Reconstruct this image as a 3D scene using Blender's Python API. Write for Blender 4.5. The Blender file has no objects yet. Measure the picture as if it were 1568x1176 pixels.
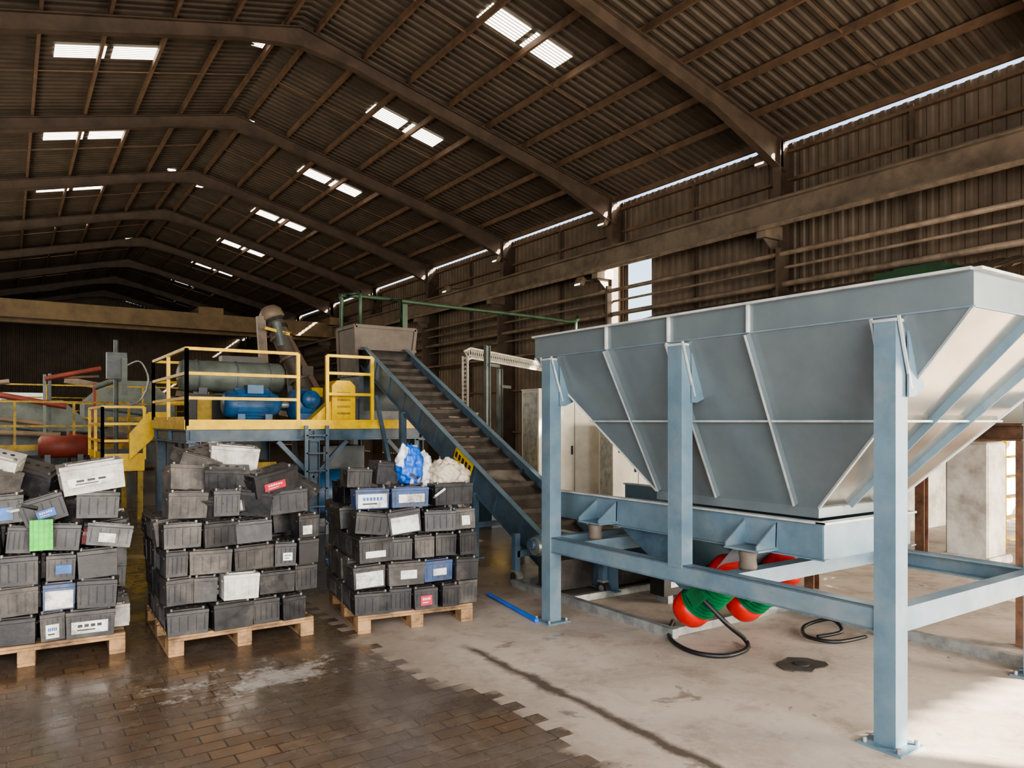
import bpy, math, random
from mathutils import Vector, Matrix, noise as mn

# ------------------------------------------------------------ helpers
def srgb(r,g,b):
    f=lambda c:((c/255+0.055)/1.055)**2.4 if c/255>0.04045 else c/255/12.92
    return (f(r),f(g),f(b),1)

def mk(name,c1,c2=None,scale=4,rough=.6,metal=0,bump=0,lo=.4,hi=.65,detail=6,emit=None,es=0,rvar=.0,dust=None,dustamt=.0,spec=.5,grime=None,gamt=.6):
    m=bpy.data.materials.new(name); m.use_nodes=True
    nt=m.node_tree; b=nt.nodes['Principled BSDF']
    b.inputs['Roughness'].default_value=rough; b.inputs['Metallic'].default_value=metal
    b.inputs['Specular IOR Level'].default_value=spec
    if c2 is None: c2=tuple(x*.7 for x in c1[:3])+(1,)
    tc=nt.nodes.new('ShaderNodeTexCoord'); n=nt.nodes.new('ShaderNodeTexNoise')
    n.inputs['Scale'].default_value=scale; n.inputs['Detail'].default_value=detail; n.inputs['Roughness'].default_value=.65
    nt.links.new(tc.outputs['Object'],n.inputs['Vector'])
    cr=nt.nodes.new('ShaderNodeValToRGB'); cr.color_ramp.elements[0].position=lo; cr.color_ramp.elements[1].position=hi
    cr.color_ramp.elements[0].color=c1; cr.color_ramp.elements[1].color=c2
    nt.links.new(n.outputs['Fac'],cr.inputs['Fac'])
    out=cr.outputs['Color']
    if grime:
        n2=nt.nodes.new('ShaderNodeTexNoise'); n2.inputs['Scale'].default_value=scale*.35; n2.inputs['Detail'].default_value=8; n2.inputs['Roughness'].default_value=.75
        nt.links.new(tc.outputs['Object'],n2.inputs['Vector'])
        c3=nt.nodes.new('ShaderNodeValToRGB'); c3.color_ramp.elements[0].position=.5; c3.color_ramp.elements[1].position=.66
        c3.color_ramp.elements[0].color=(0,0,0,1); c3.color_ramp.elements[1].color=(gamt,gamt,gamt,1); nt.links.new(n2.outputs['Fac'],c3.inputs['Fac'])
        mx=nt.nodes.new('ShaderNodeMixRGB'); nt.links.new(c3.outputs[0],mx.inputs[0]); nt.links.new(out,mx.inputs[1]); mx.inputs[2].default_value=grime; out=mx.outputs[0]
    if dust:
        g=nt.nodes.new('ShaderNodeNewGeometry'); s=nt.nodes.new('ShaderNodeSeparateXYZ'); nt.links.new(g.outputs['Normal'],s.inputs[0])
        mr=nt.nodes.new('ShaderNodeMapRange'); mr.inputs[1].default_value=.2; mr.inputs[2].default_value=.95; mr.inputs[4].default_value=dustamt
        nt.links.new(s.outputs['Z'],mr.inputs[0])
        mx=nt.nodes.new('ShaderNodeMixRGB'); nt.links.new(mr.outputs[0],mx.inputs[0]); nt.links.new(out,mx.inputs[1]); mx.inputs[2].default_value=dust
        out=mx.outputs[0]
    nt.links.new(out,b.inputs['Base Color'])
    if rvar:
        mr2=nt.nodes.new('ShaderNodeMapRange'); mr2.inputs[3].default_value=max(0,rough-rvar); mr2.inputs[4].default_value=rough+rvar
        mr2.inputs[1].default_value=.35; mr2.inputs[2].default_value=.65
        nt.links.new(n.outputs['Fac'],mr2.inputs[0]); nt.links.new(mr2.outputs[0],b.inputs['Roughness'])
    if bump:
        bn=nt.nodes.new('ShaderNodeBump'); bn.inputs['Strength'].default_value=bump; bn.inputs['Distance'].default_value=.02
        nt.links.new(n.outputs['Fac'],bn.inputs['Height']); nt.links.new(bn.outputs[0],b.inputs['Normal'])
    if emit:
        b.inputs['Emission Color'].default_value=emit; b.inputs['Emission Strength'].default_value=es
    return m

class MB:
    def __init__(s,name,bevel=0,center=True):
        s.n=name;s.v=[];s.f=[];s.fm=[];s.sm=[];s.mats=[];s.bevel=bevel;s.center=center;s.M=Matrix()
    def mi(s,m):
        if m not in s.mats: s.mats.append(m)
        return s.mats.index(m)
    def add(s,vs,fs,mat,smooth=False):
        o=len(s.v); k=s.mi(mat)
        s.v+= [s.M@Vector(x) for x in vs]
        for f in fs: s.f.append([i+o for i in f]); s.fm.append(k); s.sm.append(smooth)
    def box(s,c,sz,mat,R=None,taper=1):
        c=Vector(c); vs=[]
        for z in (-.5,.5):
            t=taper if z<0 else 1
            for x,y in ((-.5,-.5),(.5,-.5),(.5,.5),(-.5,.5)):
                p=Vector((x*sz[0]*t,y*sz[1]*t,z*sz[2]))
                if R: p=R@p
                vs.append(c+p)
        s.add(vs,[(0,3,2,1),(4,5,6,7),(0,1,5,4),(1,2,6,5),(2,3,7,6),(3,0,4,7)],mat)
    def b2(s,x0,x1,y0,y1,z0,z1,mat):
        s.box(((x0+x1)/2,(y0+y1)/2,(z0+z1)/2),(abs(x1-x0),abs(y1-y0),abs(z1-z0)),mat)
    def frame(s,p,q,up):
        p=Vector(p);q=Vector(q);d=(q-p).normalized();u=Vector(up)
        if abs(d.dot(u.normalized()))>.999: u=Vector((0,1,0))
        l=d.cross(u).normalized(); u=l.cross(d).normalized()
        return p,q,d,l,u
    def bar(s,p,q,w,h,mat,up=(0,0,1),ou=0,ol=0):
        p,q,d,l,u=s.frame(p,q,up); off=u*ou+l*ol
        vs=[]
        for e in (p,q):
            for a,b in ((-1,-1),(1,-1),(1,1),(-1,1)):
                vs.append(e+off+l*a*w/2+u*b*h/2)
        s.add(vs,[(3,2,1,0),(4,5,6,7),(0,1,5,4),(1,2,6,5),(2,3,7,6),(3,0,4,7)],mat)
    def ibeam(s,p,q,w,h,mat,t=.02,up=(0,0,1)):
        s.bar(p,q,w,t,mat,up,ou=h/2-t/2); s.bar(p,q,w,t,mat,up,ou=-h/2+t/2); s.bar(p,q,t*.8,h-2*t,mat,up)
    def cyl(s,p,q,r,mat,r2=None,seg=20,cap=True):
        if r2 is None:r2=r
        p,q,d,l,u=s.frame(p,q,(0,0,1)); vs=[]
        for e,rr in ((p,r),(q,r2)):
            for i in range(seg):
                a=2*math.pi*i/seg; vs.append(e+l*math.cos(a)*rr+u*math.sin(a)*rr)
        s.add(vs,[(i,(i+1)%seg,seg+(i+1)%seg,seg+i) for i in range(seg)],mat,True)
        if cap:
            s.add(vs[:seg],[tuple(range(seg))[::-1]],mat); s.add(vs[seg:],[tuple(range(seg))],mat)
    def lathe(s,p,q,prof,mat,seg=24):
        p,q,d,l,u=s.frame(p,q,(0,0,1)); L=(q-p).length; vs=[]
        for t,r in prof:
            for i in range(seg):
                a=2*math.pi*i/seg; vs.append(p+d*L*t+l*math.cos(a)*r+u*math.sin(a)*r)
        fs=[]
        for k in range(len(prof)-1):
            for i in range(seg):
                fs.append((k*seg+i,k*seg+(i+1)%seg,(k+1)*seg+(i+1)%seg,(k+1)*seg+i))
        s.add(vs,fs,mat,True)
    def tube(s,pts,r,mat,seg=8):
        pts=[Vector(p) for p in pts]; vs=[];n=len(pts); fs=[]
        for k,p in enumerate(pts):
            d=(pts[min(k+1,n-1)]-pts[max(k-1,0)]).normalized()
            u=Vector((0,0,1)) if abs(d.z)<.95 else Vector((0,1,0))
            l=d.cross(u).normalized(); u=l.cross(d)
            for i in range(seg):
                a=2*math.pi*i/seg; vs.append(p+l*math.cos(a)*r+u*math.sin(a)*r)
        for k in range(n-1):
            for i in range(seg): fs.append((k*seg+i,k*seg+(i+1)%seg,(k+1)*seg+(i+1)%seg,(k+1)*seg+i))
        fs.append(tuple(range(seg))[::-1]); fs.append(tuple(range((n-1)*seg,n*seg)))
        s.add(vs,fs,mat,True)
    def prism(s,pts,vec,mat):
        n=len(pts); v=Vector(vec); vs=[Vector(p) for p in pts]+[Vector(p)+v for p in pts]
        s.add(vs,[tuple(range(n))[::-1],tuple(range(n,2*n))]+[(i,(i+1)%n,n+(i+1)%n,n+i) for i in range(n)],mat)
    def quad(s,pts,mat): s.add(pts,[tuple(range(len(pts)))],mat)
    def blob(s,c,sz,mat,seed=0,amp=.25,freq=3,nu=56,nv=36):
        c=Vector(c);vs=[];fs=[]
        for j in range(nv+1):
            th=math.pi*j/nv
            for i in range(nu):
                ph=2*math.pi*i/nu
                d=Vector((math.sin(th)*math.cos(ph),math.sin(th)*math.sin(ph),math.cos(th)))
                nn=mn.fractal(d*freq+Vector((seed*7.3,seed,0)),.8,2.2,3)
                rd=1-abs(mn.noise(d*freq*1.4+Vector((seed,3,seed*2))))*amp*2
                k=(1+amp*.6*nn)*rd
                vs.append(c+Vector((d.x*sz[0],d.y*sz[1],max(d.z,-.75)*sz[2]))*k)
        for j in range(nv):
            for i in range(nu): fs.append((j*nu+i,(j+1)*nu+i,(j+1)*nu+(i+1)%nu,j*nu+(i+1)%nu))
        s.add(vs,fs,mat,True)
    def build(s):
        me=bpy.data.meshes.new(s.n); vs=s.v; c=Vector((0,0,0))
        if s.center and vs:
            mn_=Vector([min(v[i] for v in vs) for i in range(3)]);mx=Vector([max(v[i] for v in vs) for i in range(3)])
            c=Vector(((mn_.x+mx.x)/2,(mn_.y+mx.y)/2,mn_.z))
        me.from_pydata([tuple(v-c) for v in vs],[],s.f)
        for m in s.mats: me.materials.append(m)
        me.polygons.foreach_set('material_index',s.fm); me.polygons.foreach_set('use_smooth',s.sm); me.update()
        o=bpy.data.objects.new(s.n,me); o.location=c; bpy.context.scene.collection.objects.link(o)
        if s.bevel:
            b=o.modifiers.new('bevel','BEVEL'); b.width=s.bevel; b.segments=1; b.limit_method='ANGLE'; b.angle_limit=math.radians(50)
        return o

# ------------------------------------------------------------ materials
M_hop=mk('hopper_grey_paint',srgb(112,122,126),srgb(97,107,112),2.5,.27,.2,lo=.3,hi=.75,bump=.03,spec=.7)
M_end=mk('bare_plate_steel',srgb(212,208,198),srgb(170,166,158),1.2,.16,.9,lo=.35,hi=.7,bump=.05)
M_leg=mk('steel_blue_paint',srgb(104,126,139),srgb(90,112,126),5,.36,.1,spec=.5,grime=srgb(150,148,140),gamt=.35)
M_edge=mk('pale_grey_paint_edge',srgb(188,190,186),srgb(152,158,158),8,.4,.1)
M_blue=mk('platform_blue_paint',srgb(80,102,118),srgb(56,76,92),4,.5,grime=srgb(110,100,88),gamt=.4)
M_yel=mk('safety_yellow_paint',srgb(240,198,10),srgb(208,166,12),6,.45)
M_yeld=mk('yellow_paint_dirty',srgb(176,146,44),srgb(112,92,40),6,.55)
M_roof=mk('roof_sheet_brown',srgb(84,73,61),srgb(64,55,46),1.2,.65,lo=.35,hi=.7)
M_wallm=mk('wall_sheet_brown',srgb(112,98,83),srgb(84,73,61),1.0,.6,lo=.35,hi=.7)
M_purl=mk('purlin_primer',srgb(112,88,68),srgb(88,70,56),3,.6)
M_raft=mk('rafter_primer',srgb(88,73,60),srgb(68,57,47),2,.6)
M_gird=mk('girder_grey_brown',srgb(120,107,92),srgb(86,76,66),1.5,.45)
M_pipe=mk('dusty_pipe',srgb(128,112,95),srgb(94,82,70),3,.5)
M_crane=mk('crane_yellow_dusty',srgb(122,102,72),srgb(100,84,60),1.5,.6)
M_rust=mk('rusty_steel',srgb(112,80,60),srgb(72,52,42),8,.8,bump=.25)
M_dark=mk('dark_rubber',srgb(38,36,35),srgb(60,55,50),8,.7)
M_black=mk('black_plastic',srgb(22,22,24),srgb(36,36,38),8,.45)
M_belt=mk('conveyor_belt_rubber',srgb(74,68,62),srgb(48,45,42),5,.75,bump=.2)
M_cleat=mk('dusty_cleat',srgb(152,136,120),srgb(100,90,80),9,.8)
M_galv=mk('galvanised_steel',srgb(165,168,166),srgb(125,128,128),10,.4,.5)
M_cream=mk('cream_enclosure_paint',srgb(212,206,190),srgb(186,180,164),2,.5)
M_white=mk('whitewashed_concrete',srgb(212,208,198),srgb(158,151,140),3,.85,bump=.3)
M_red=mk('red_motor_paint',srgb(205,38,30),srgb(160,28,24),5,.35)
M_redd=mk('dusty_red_paint',srgb(140,60,48),srgb(104,54,44),3,.55)
M_green=mk('green_motor_paint',srgb(20,110,66),srgb(14,84,52),5,.35)
M_dgreen=mk('faded_green_paint',srgb(40,78,50),srgb(32,58,40),3,.6)
M_mblue=mk('blue_motor_paint',srgb(36,88,134),srgb(26,66,104),5,.4,grime=srgb(110,104,96),gamt=.5)
M_tank=mk('tank_grey_green',srgb(106,116,110),srgb(80,86,82),3,.5)
M_crush=mk('machine_grey_blue',srgb(90,98,102),srgb(68,74,78),4,.5)
M_box=mk('dusty_bare_steel',srgb(96,86,76),srgb(74,67,60),3,.6)
M_gpipe=mk('green_pipe_paint',srgb(54,80,56),srgb(40,60,42),3,.5)
M_wood=mk('pallet_wood',srgb(164,130,94),srgb(98,78,58),7,.85,bump=.2,grime=srgb(66,56,46),gamt=.75)
GR=srgb(100,93,85)
B_D=mk('battery_case_black',srgb(26,26,29),srgb(48,47,48),9,.42,lo=.42,hi=.72,dust=srgb(92,86,80),dustamt=.45,bump=.15,rvar=.12,grime=GR,gamt=.42)
B_D2=mk('battery_case_charcoal',srgb(38,38,43),srgb(64,62,62),11,.5,lo=.42,hi=.72,dust=srgb(98,91,84),dustamt=.5,bump=.15,grime=GR,gamt=.5)
B_D3=mk('battery_case_dusty',srgb(56,54,53),srgb(84,79,75),10,.65,dust=srgb(112,103,94),dustamt=.55,bump=.15,grime=srgb(122,112,102),gamt=.55)
B_W=mk('battery_case_white',srgb(194,191,184),srgb(128,123,116),8,.5,lo=.45,hi=.75,dust=srgb(146,138,128),dustamt=.5,grime=srgb(84,78,72),gamt=.6)
B_B=mk('battery_case_blue',srgb(52,78,120),srgb(40,52,74),8,.5,dust=srgb(100,95,91),dustamt=.5,grime=GR)
B_G=mk('crate_green',srgb(70,190,60),srgb(46,140,46),6,.5)
LG=srgb(76,72,68)
L_W=mk('label_white',srgb(214,213,208),srgb(150,146,142),14,.5,lo=.5,hi=.75,grime=LG,gamt=.8)
L_B=mk('label_blue',srgb(40,104,176),srgb(32,76,128),14,.5,grime=LG,gamt=.6)
L_R=mk('label_red',srgb(200,40,66),srgb(154,38,52),14,.5,grime=LG,gamt=.6)
L_Y=mk('label_yellow',srgb(222,190,50),srgb(165,135,50),14,.5,grime=LG,gamt=.6)
L_K=mk('label_black_print',srgb(30,30,32),srgb(50,50,50),14,.5)
M_lead=mk('lead_terminal',srgb(130,128,124),srgb(90,88,86),10,.5,.6)
BagW=mk('white_plastic_sack',srgb(212,212,211),srgb(170,172,176),6,.4,bump=.3)
BagT=mk('beige_woven_sack',srgb(188,176,156),srgb(148,136,120),6,.75,bump=.3)
BagB=mk('blue_print_sack',srgb(34,94,186),srgb(212,214,216),5,.4,lo=.5,hi=.54,detail=2,bump=.3)
M_bpole=mk('blue_pole_plastic',srgb(20,104,210),srgb(18,86,176),5,.4)

def stripes_emit(name,strength):
    m=bpy.data.materials.new(name); m.use_nodes=True; nt=m.node_tree; b=nt.nodes['Principled BSDF']
    g=nt.nodes.new('ShaderNodeNewGeometry'); w=nt.nodes.new('ShaderNodeTexWave'); w.bands_direction='Y'
    w.inputs['Scale'].default_value=3.2; w.inputs['Distortion'].default_value=.1
    nt.links.new(g.outputs['Position'],w.inputs['Vector'])
    cr=nt.nodes.new('ShaderNodeValToRGB'); cr.color_ramp.elements[0].color=(.06,.045,.03,1); cr.color_ramp.elements[1].color=(1,.95,.85,1)
    cr.color_ramp.elements[0].position=.2; cr.color_ramp.elements[1].position=.5
    nt.links.new(w.outputs['Fac'],cr.inputs['Fac']); nt.links.new(cr.outputs[0],b.inputs['Emission Color'])
    b.inputs['Emission Strength'].default_value=strength; b.inputs['Base Color'].default_value=(.8,.75,.65,1)
    return m
M_sky=stripes_emit('translucent_roof_sheet',7)

def floor_mat():
    m=bpy.data.materials.new('wet_pavers_and_concrete'); m.use_nodes=True; nt=m.node_tree; b=nt.nodes['Principled BSDF']; N=nt.nodes.new; L=nt.links.new
    g=N('ShaderNodeNewGeometry'); P=g.outputs['Position']; s=N('ShaderNodeSeparateXYZ'); L(P,s.inputs[0])
    def ma(op,a,b_=None,c=None):
        n=N('ShaderNodeMath'); n.operation=op
        for i,x in enumerate((a,b_,c)):
            if x is None: continue
            if isinstance(x,(int,float)): n.inputs[i].default_value=x
            else: L(x,n.inputs[i])
        return n.outputs[0]
    def noi(sc,det=5,r=.6,vec=None,dist=0):
        n=N('ShaderNodeTexNoise'); n.inputs['Scale'].default_value=sc; n.inputs['Detail'].default_value=det; n.inputs['Roughness'].default_value=r; n.inputs['Distortion'].default_value=dist; L(vec or P,n.inputs['Vector']); return n.outputs['Fac']
    def ramp(f,p0,c0,p1,c1):
        r=N('ShaderNodeValToRGB'); e=r.color_ramp.elements; e[0].position=p0;e[0].color=c0;e[1].position=p1;e[1].color=c1; L(f,r.inputs[0]); return r.outputs[0]
    def mix(f,a,b_):
        n=N('ShaderNodeMixRGB')
        if isinstance(f,(int,float)): n.inputs[0].default_value=f
        else: L(f,n.inputs[0])
        for i,x in ((1,a),(2,b_)):
            if isinstance(x,tuple): n.inputs[i].default_value=x
            else: L(x,n.inputs[i])
        return n.outputs[0]
    def gr(v): return (v,v,v,1)
    X=s.outputs['X'];Y=s.outputs['Y']
    br=N('ShaderNodeTexBrick'); L(P,br.inputs['Vector']); br.inputs['Scale'].default_value=1
    br.inputs['Brick Width'].default_value=.2; br.inputs['Row Height'].default_value=.105; br.inputs['Mortar Size'].default_value=.006; br.inputs['Mortar Smooth'].default_value=.4
    br.inputs['Color1'].default_value=srgb(116,94,72); br.inputs['Color2'].default_value=srgb(98,80,63); br.inputs['Mortar'].default_value=srgb(66,54,44)
    n1=noi(.8,6,.65); n2=noi(4,7,.7); n3=noi(24,5,.6); n4=noi(1.6,8,.75,dist=.6)
    pav=mix(ramp(n1,.40,gr(0),.55,gr(.8)),br.outputs['Color'],srgb(76,67,60))
    pav=mix(ramp(n4,.5,gr(0),.6,gr(.6)),pav,srgb(106,96,87))
    pav=mix(ramp(n2,.56,gr(0),.72,gr(.45)),pav,srgb(130,118,106))
    dx=ma('SUBTRACT',X,1.35); dy=ma('SUBTRACT',Y,4.7)
    rr=ma('ADD',ma('MULTIPLY',ma('MULTIPLY',dx,dx),.7),ma('MULTIPLY',ma('MULTIPLY',dy,dy),4))
    res=ma('SUBTRACT',ma('ADD',n2,ma('MULTIPLY',n3,.4)),ma('MULTIPLY',rr,.35))
    pav=mix(ramp(res,.62,gr(0),.76,gr(.8)),pav,srgb(176,170,162))
    con=ramp(n1,.3,srgb(186,173,160),.7,srgb(164,150,137))
    con=mix(ramp(n4,.48,gr(0),.64,gr(.55)),con,srgb(138,123,110))
    con=mix(ramp(n2,.52,gr(0),.68,gr(.5)),con,srgb(120,106,94))
    con=mix(ramp(n3,.55,gr(0),.75,gr(.35)),con,srgb(200,190,178))
    sp=noi(2.2,5,.65,dist=.5); con=mix(ramp(sp,.63,gr(0),.70,gr(.6)),con,srgb(92,80,70))
    far=ma('MULTIPLY',ma('SUBTRACT',ma('ADD',Y,ma('MULTIPLY',n1,3)),6.8),.6)
    fr=N('ShaderNodeClamp'); L(far,fr.inputs[0])
    con=mix(ma('MULTIPLY',fr.outputs[0],.8),con,srgb(88,78,69))
    gx=ma('ABSOLUTE',ma('SUBTRACT',X,ma('ADD',2.58,ma('MULTIPLY',noi(2.2),.22))))
    gy=N('ShaderNodeMapRange'); L(Y,gy.inputs[0]); gy.inputs[1].default_value=4.4; gy.inputs[2].default_value=4.6; gy.inputs[3].default_value=1; gy.inputs[4].default_value=0
    wv=ma('MULTIPLY',n4,.16)
    gm=N('ShaderNodeMapRange'); L(ma('SUBTRACT',gx,ma('SUBTRACT',wv,.06)),gm.inputs[0]); gm.inputs[1].default_value=.0; gm.inputs[2].default_value=.05; gm.inputs[3].default_value=.9; gm.inputs[4].default_value=0
    con=mix(ma('MULTIPLY',gm.outputs[0],gy.outputs[0]),con,srgb(70,58,49))
    row=ma('FLOOR',ma('DIVIDE',Y,.105)); par=ma('MULTIPLY',ma('MODULO',row,2),.1)
    xs=ma('MULTIPLY',ma('FLOOR',ma('DIVIDE',ma('ADD',X,par),.2)),.2)
    cb=N('ShaderNodeCombineXYZ'); L(xs,cb.inputs[0]); L(ma('MULTIPLY',row,.105),cb.inputs[1])
    nb=noi(1.1,3,.6,vec=cb.outputs[0]); wn=N('ShaderNodeTexWhiteNoise'); wn.noise_dimensions='2D'; L(cb.outputs[0],wn.inputs['Vector'])
    edge=ma('ADD',ma('ADD',ma('ADD',ma('MULTIPLY',xs,.6),ma('MULTIPLY',X,.4)),ma('MULTIPLY',nb,1.3)),ma('ADD',ma('MULTIPLY',wn.outputs[0],.06),ma('MULTIPLY',n2,.35)))
    mm=N('ShaderNodeMapRange'); L(edge,mm.inputs[0]); mm.inputs[1].default_value=2.98; mm.inputs[2].default_value=3.06
    mk_=mm.outputs[0]
    wet=N('ShaderNodeMapRange'); L(ma('ADD',X,ma('MULTIPLY',n4,1.2)),wet.inputs[0]); wet.inputs[1].default_value=2.85; wet.inputs[2].default_value=3.15; wet.inputs[3].default_value=.4; wet.inputs[4].default_value=0
    con=mix(wet.outputs[0],con,srgb(116,102,90))
    col=mix(mk_,pav,con); L(col,b.inputs['Base Color'])
    rp=ramp(n1,.42,gr(.10),.62,gr(.35)); rp=mix(ramp(n2,.5,gr(0),.7,gr(.8)),rp,gr(.6)); rc=ramp(n2,.4,gr(.5),.6,gr(.75)); rc=mix(ramp(sp,.60,gr(0),.66,gr(1)),rc,gr(.2))
    rc=mix(fr.outputs[0],rc,gr(.25))
    L(mix(mk_,rp,rc),b.inputs['Roughness'])
    bm=N('ShaderNodeBump'); bm.inputs['Strength'].default_value=.35; bm.inputs['Distance'].default_value=.01
    h=mix(mk_,br.outputs['Fac'],ma('MULTIPLY',n3,.5)); h2=ma('SUBTRACT',ma('MULTIPLY',n2,.6),ma('MULTIPLY',h,.5)); L(h2,bm.inputs['Height']); L(bm.outputs[0],b.inputs['Normal'])
    return m
M_floor=floor_mat()

# ------------------------------------------------------------ building shell
XR,XL,XC=15.9,-4.5,5.7; ZE,ZR=8.53,11.03; Y0,Y1=-6,62
SL=(ZR-ZE)/(XR-XC)
f=MB('floor',center=False); f.quad([(XL,Y0,0),(XR,Y0,0),(XR,Y1,0),(XL,Y1,0)],M_floor); f.build()
M_gr=mk('outside_ground',srgb(178,166,148),srgb(150,138,122),.6,.9)
f=MB('ground_outside',center=False); f.quad([(-120,-120,-.03),(140,-120,-.03),(140,180,-.03),(-120,180,-.03)],M_gr); f.build()

def profile(a0,a1,per=.25,dep=.035):
    out=[];a=a0
    while a<a1:
        out+=[(a,0),(a+per*.35,0),(a+per*.5,dep),(a+per*.85,dep)]; a+=per
    out.append((a1,0)); return out
def intervals(lo,hi,holes):
    segs=[(lo,hi)]
    for h0,h1 in holes:
        n=[]
        for a,b in segs:
            if h1<=a or h0>=b: n.append((a,b)); continue
            if h0>a:n.append((a,h0))
            if h1<b:n.append((h1,b))
        segs=n
    return segs
def corr(name,fn,a0,a1,t0,t1,mat,holes=(),per=.25,dep=.035):
    w=MB(name,center=False); pr=profile(a0,a1,per,dep)
    for (a,da),(b,db) in zip(pr,pr[1:]):
        if b-a<1e-6: continue
        mid=(a+b)/2; hs=[(h[2],h[3]) for h in holes if h[0]<mid<h[1]]
        for s0,s1 in intervals(t0,t1,hs):
            w.quad([fn(a,s0,da),fn(b,s0,db),fn(b,s1,db),fn(a,s1,da)],mat)
    return w
c=corr('ceiling',lambda a,t,d:(t,a,ZR-SL*(t-XC)+d),Y0,Y1,XC,XR-.02,M_roof)
c2=corr('x',lambda a,t,d:(t,a,ZR-SL*(XC-t)+d),Y0,Y1,XL,XC,M_roof)
o=len(c.v); c.v+=c2.v; c.f+=[[i+o for i in q] for q in c2.f]; c.fm+=c2.fm; c.sm+=c2.sm
c.build()
holesR=[(15.85,16.85,4.6,6.95)]
w=corr('wall_right',lambda a,t,d:(XR+d,a,t),Y0,Y1,0,ZE-.09,M_wallm,holes=holesR+[(2.2,8.2,0,2.6)]); w.build()
w=corr('wall_left',lambda a,t,d:(XL-d,a,t),Y0,Y1,0,ZE-.1,M_wallm); w.build()
def gz(x): return ZR-SL*abs(x-XC)
def gable(name,y,holes):
    w=MB(name,center=False); pr=profile(XL,XR)
    for (a,da),(b,db) in zip(pr,pr[1:]):
        mid=(a+b)/2; hs=[(h[2],h[3]) for h in holes if h[0]<mid<h[1]]
        for s0,s1 in intervals(0,min(gz(a),gz(b))-.02,hs):
            w.quad([(a,y+da,s0),(b,y+db,s0),(b,y+db,s1),(a,y+da,s1)],M_wallm)
    w.build()
gable('wall_far',Y1,[(-1.5,2.3,1.2,3.6)])
gable('wall_near',Y0,[(-4.2,4.2,0,5.0),(9.5,15.6,0,4.70)])

p=MB('roof_purlins',center=False)
for i in range(9):
    for sgn in (1,-1):
        x=XC+sgn*(.35+i*1.2); 
        if abs(x-XC)>10.1: continue
        p.bar((x,Y0,gz(x)-.10),(x,Y1,gz(x)-.10),.07,.15,M_purl)
for k in range(-1,10):
    ym=5.1+6*k+3
    for sgn in (1,-1):
        p.bar((XC+sgn*.35,ym,gz(XC+.35)-.14),(XC+sgn*9.95,ym,gz(XC+9.95)-.14),.025,.025,M_purl)
p.build()
r=MB('portal_frames',center=False)
fy=[-.9+6*k for k in range(-0,11)]
for y in fy:
    for sgn in (1,-1):
        x0,x1=XC,XC+sgn*9.9
        pts=[(x0,y,gz(x0)-.2),(x1,y,gz(x1)-.2),(x1,y,gz(x1)-.95),(XC+sgn*7.4,y,gz(XC+7.4)-.58),(XC+sgn*1.3,y,gz(XC+1.3)-.50),(x0,y,gz(XC)-.64)]
        r.prism([(a,b-.008,c_) for a,b,c_ in pts],(0,.016,0),M_raft)
        lo=pts[2:]
        for a,b in zip(lo,lo[1:]): r.bar(a,b,.2,.02,M_raft)
        r.bar(pts[0],pts[1],.2,.02,M_raft)
        xc=XC+sgn*9.9
        r.ibeam((xc,y,0),(xc,y,gz(xc)-.2),.22,.5,M_raft,up=(1,0,0))
r.build()
g=MB('wall_girts',center=False)
for z in (1.2,2.75,3.9,7.5,8.2):
    g.bar((XR-.08,Y0,z),(XR-.08,Y1,z),.12,.07,M_purl)
for y in [4.1,8.1,14.1,20.1,26.1]:
    g.bar((XR-.1,y,2.6),(XR-.1,y,8.3),.08,.08,M_raft)
g.build()
cr=MB('crane_runway_beam',center=False)
cr.ibeam((15.05,Y0,6.55),(15.05,Y1,6.55),.3,.55,M_gird,t=.03)
cr.bar((15.05,Y0,6.86),(15.05,Y1,6.86),.06,.08,M_gird)
cr.bar((14.7,Y0,6.15),(14.7,Y1,6.15),.05,.1,M_pipe)
for y in fy:
    cr.b2(14.75,15.4,y-.13,y+.13,5.95,6.27,M_gird); cr.prism([(15.4,y-.02,5.95),(15.4,y-.02,5.5),(14.85,y-.02,5.95)],(0,.04,0),M_gird)
cr.build()
pp=MB('wall_pipes',center=False)
for x,z,rr in ((15.1,5.55,.06),(15.25,5.25,.035),(15.2,4.85,.07),(15.3,4.55,.03),(15.2,3.95,.05)):
    pp.tube([(x,-3,z),(x,20,z),(x,50,z)],rr,M_pipe)
for y in fy[1:9]: pp.b2(15.0,15.4,y-.3,y-.22,3.85,5.7,M_raft)
pp.build()
cn=corr('wall_canopy',lambda a,t,d:(t,a,4.25+(t-14.2)*.28+d),5,15.5,14.2,15.8,M_gird,per=.3,dep=.05); 
for y in (5.1,8,11,14,15.4): cn.bar((14.2,y,4.20),(15.8,y,4.65),.06,.08,M_raft)
cn.build()
b=MB('overhead_crane',center=False)
b.b2(-3.9,15.0,39.6,40.1,6.25,7.05,M_crane); b.b2(-3.9,15.0,41.6,42.1,6.25,7.05,M_crane)
b.b2(14.6,15.3,39,42.7,6.9,7.3,M_crane); b.b2(-4.1,-3.5,39,42.7,6.9,7.3,M_crane); b.b2(8,9.2,39.7,42,7.05,7.4,M_crane)
b.build()
for i in range(8):
    yy=13.3+6*i
    for xc in (1.945,9.47):
        for s_ in (-.57,.57):
            x0=xc+s_-.5; x1=xc+s_+.5
            sk=MB('skylight_panel',center=False)
            pts=[(x0,yy-.33,gz(x0)-.012),(x1,yy-.33,gz(x1)-.012),(x1,yy+.33,gz(x1)-.012),(x0,yy+.33,gz(x0)-.012)]
            sk.prism(pts,(0,0,.008),M_sky); sk.build()
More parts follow.
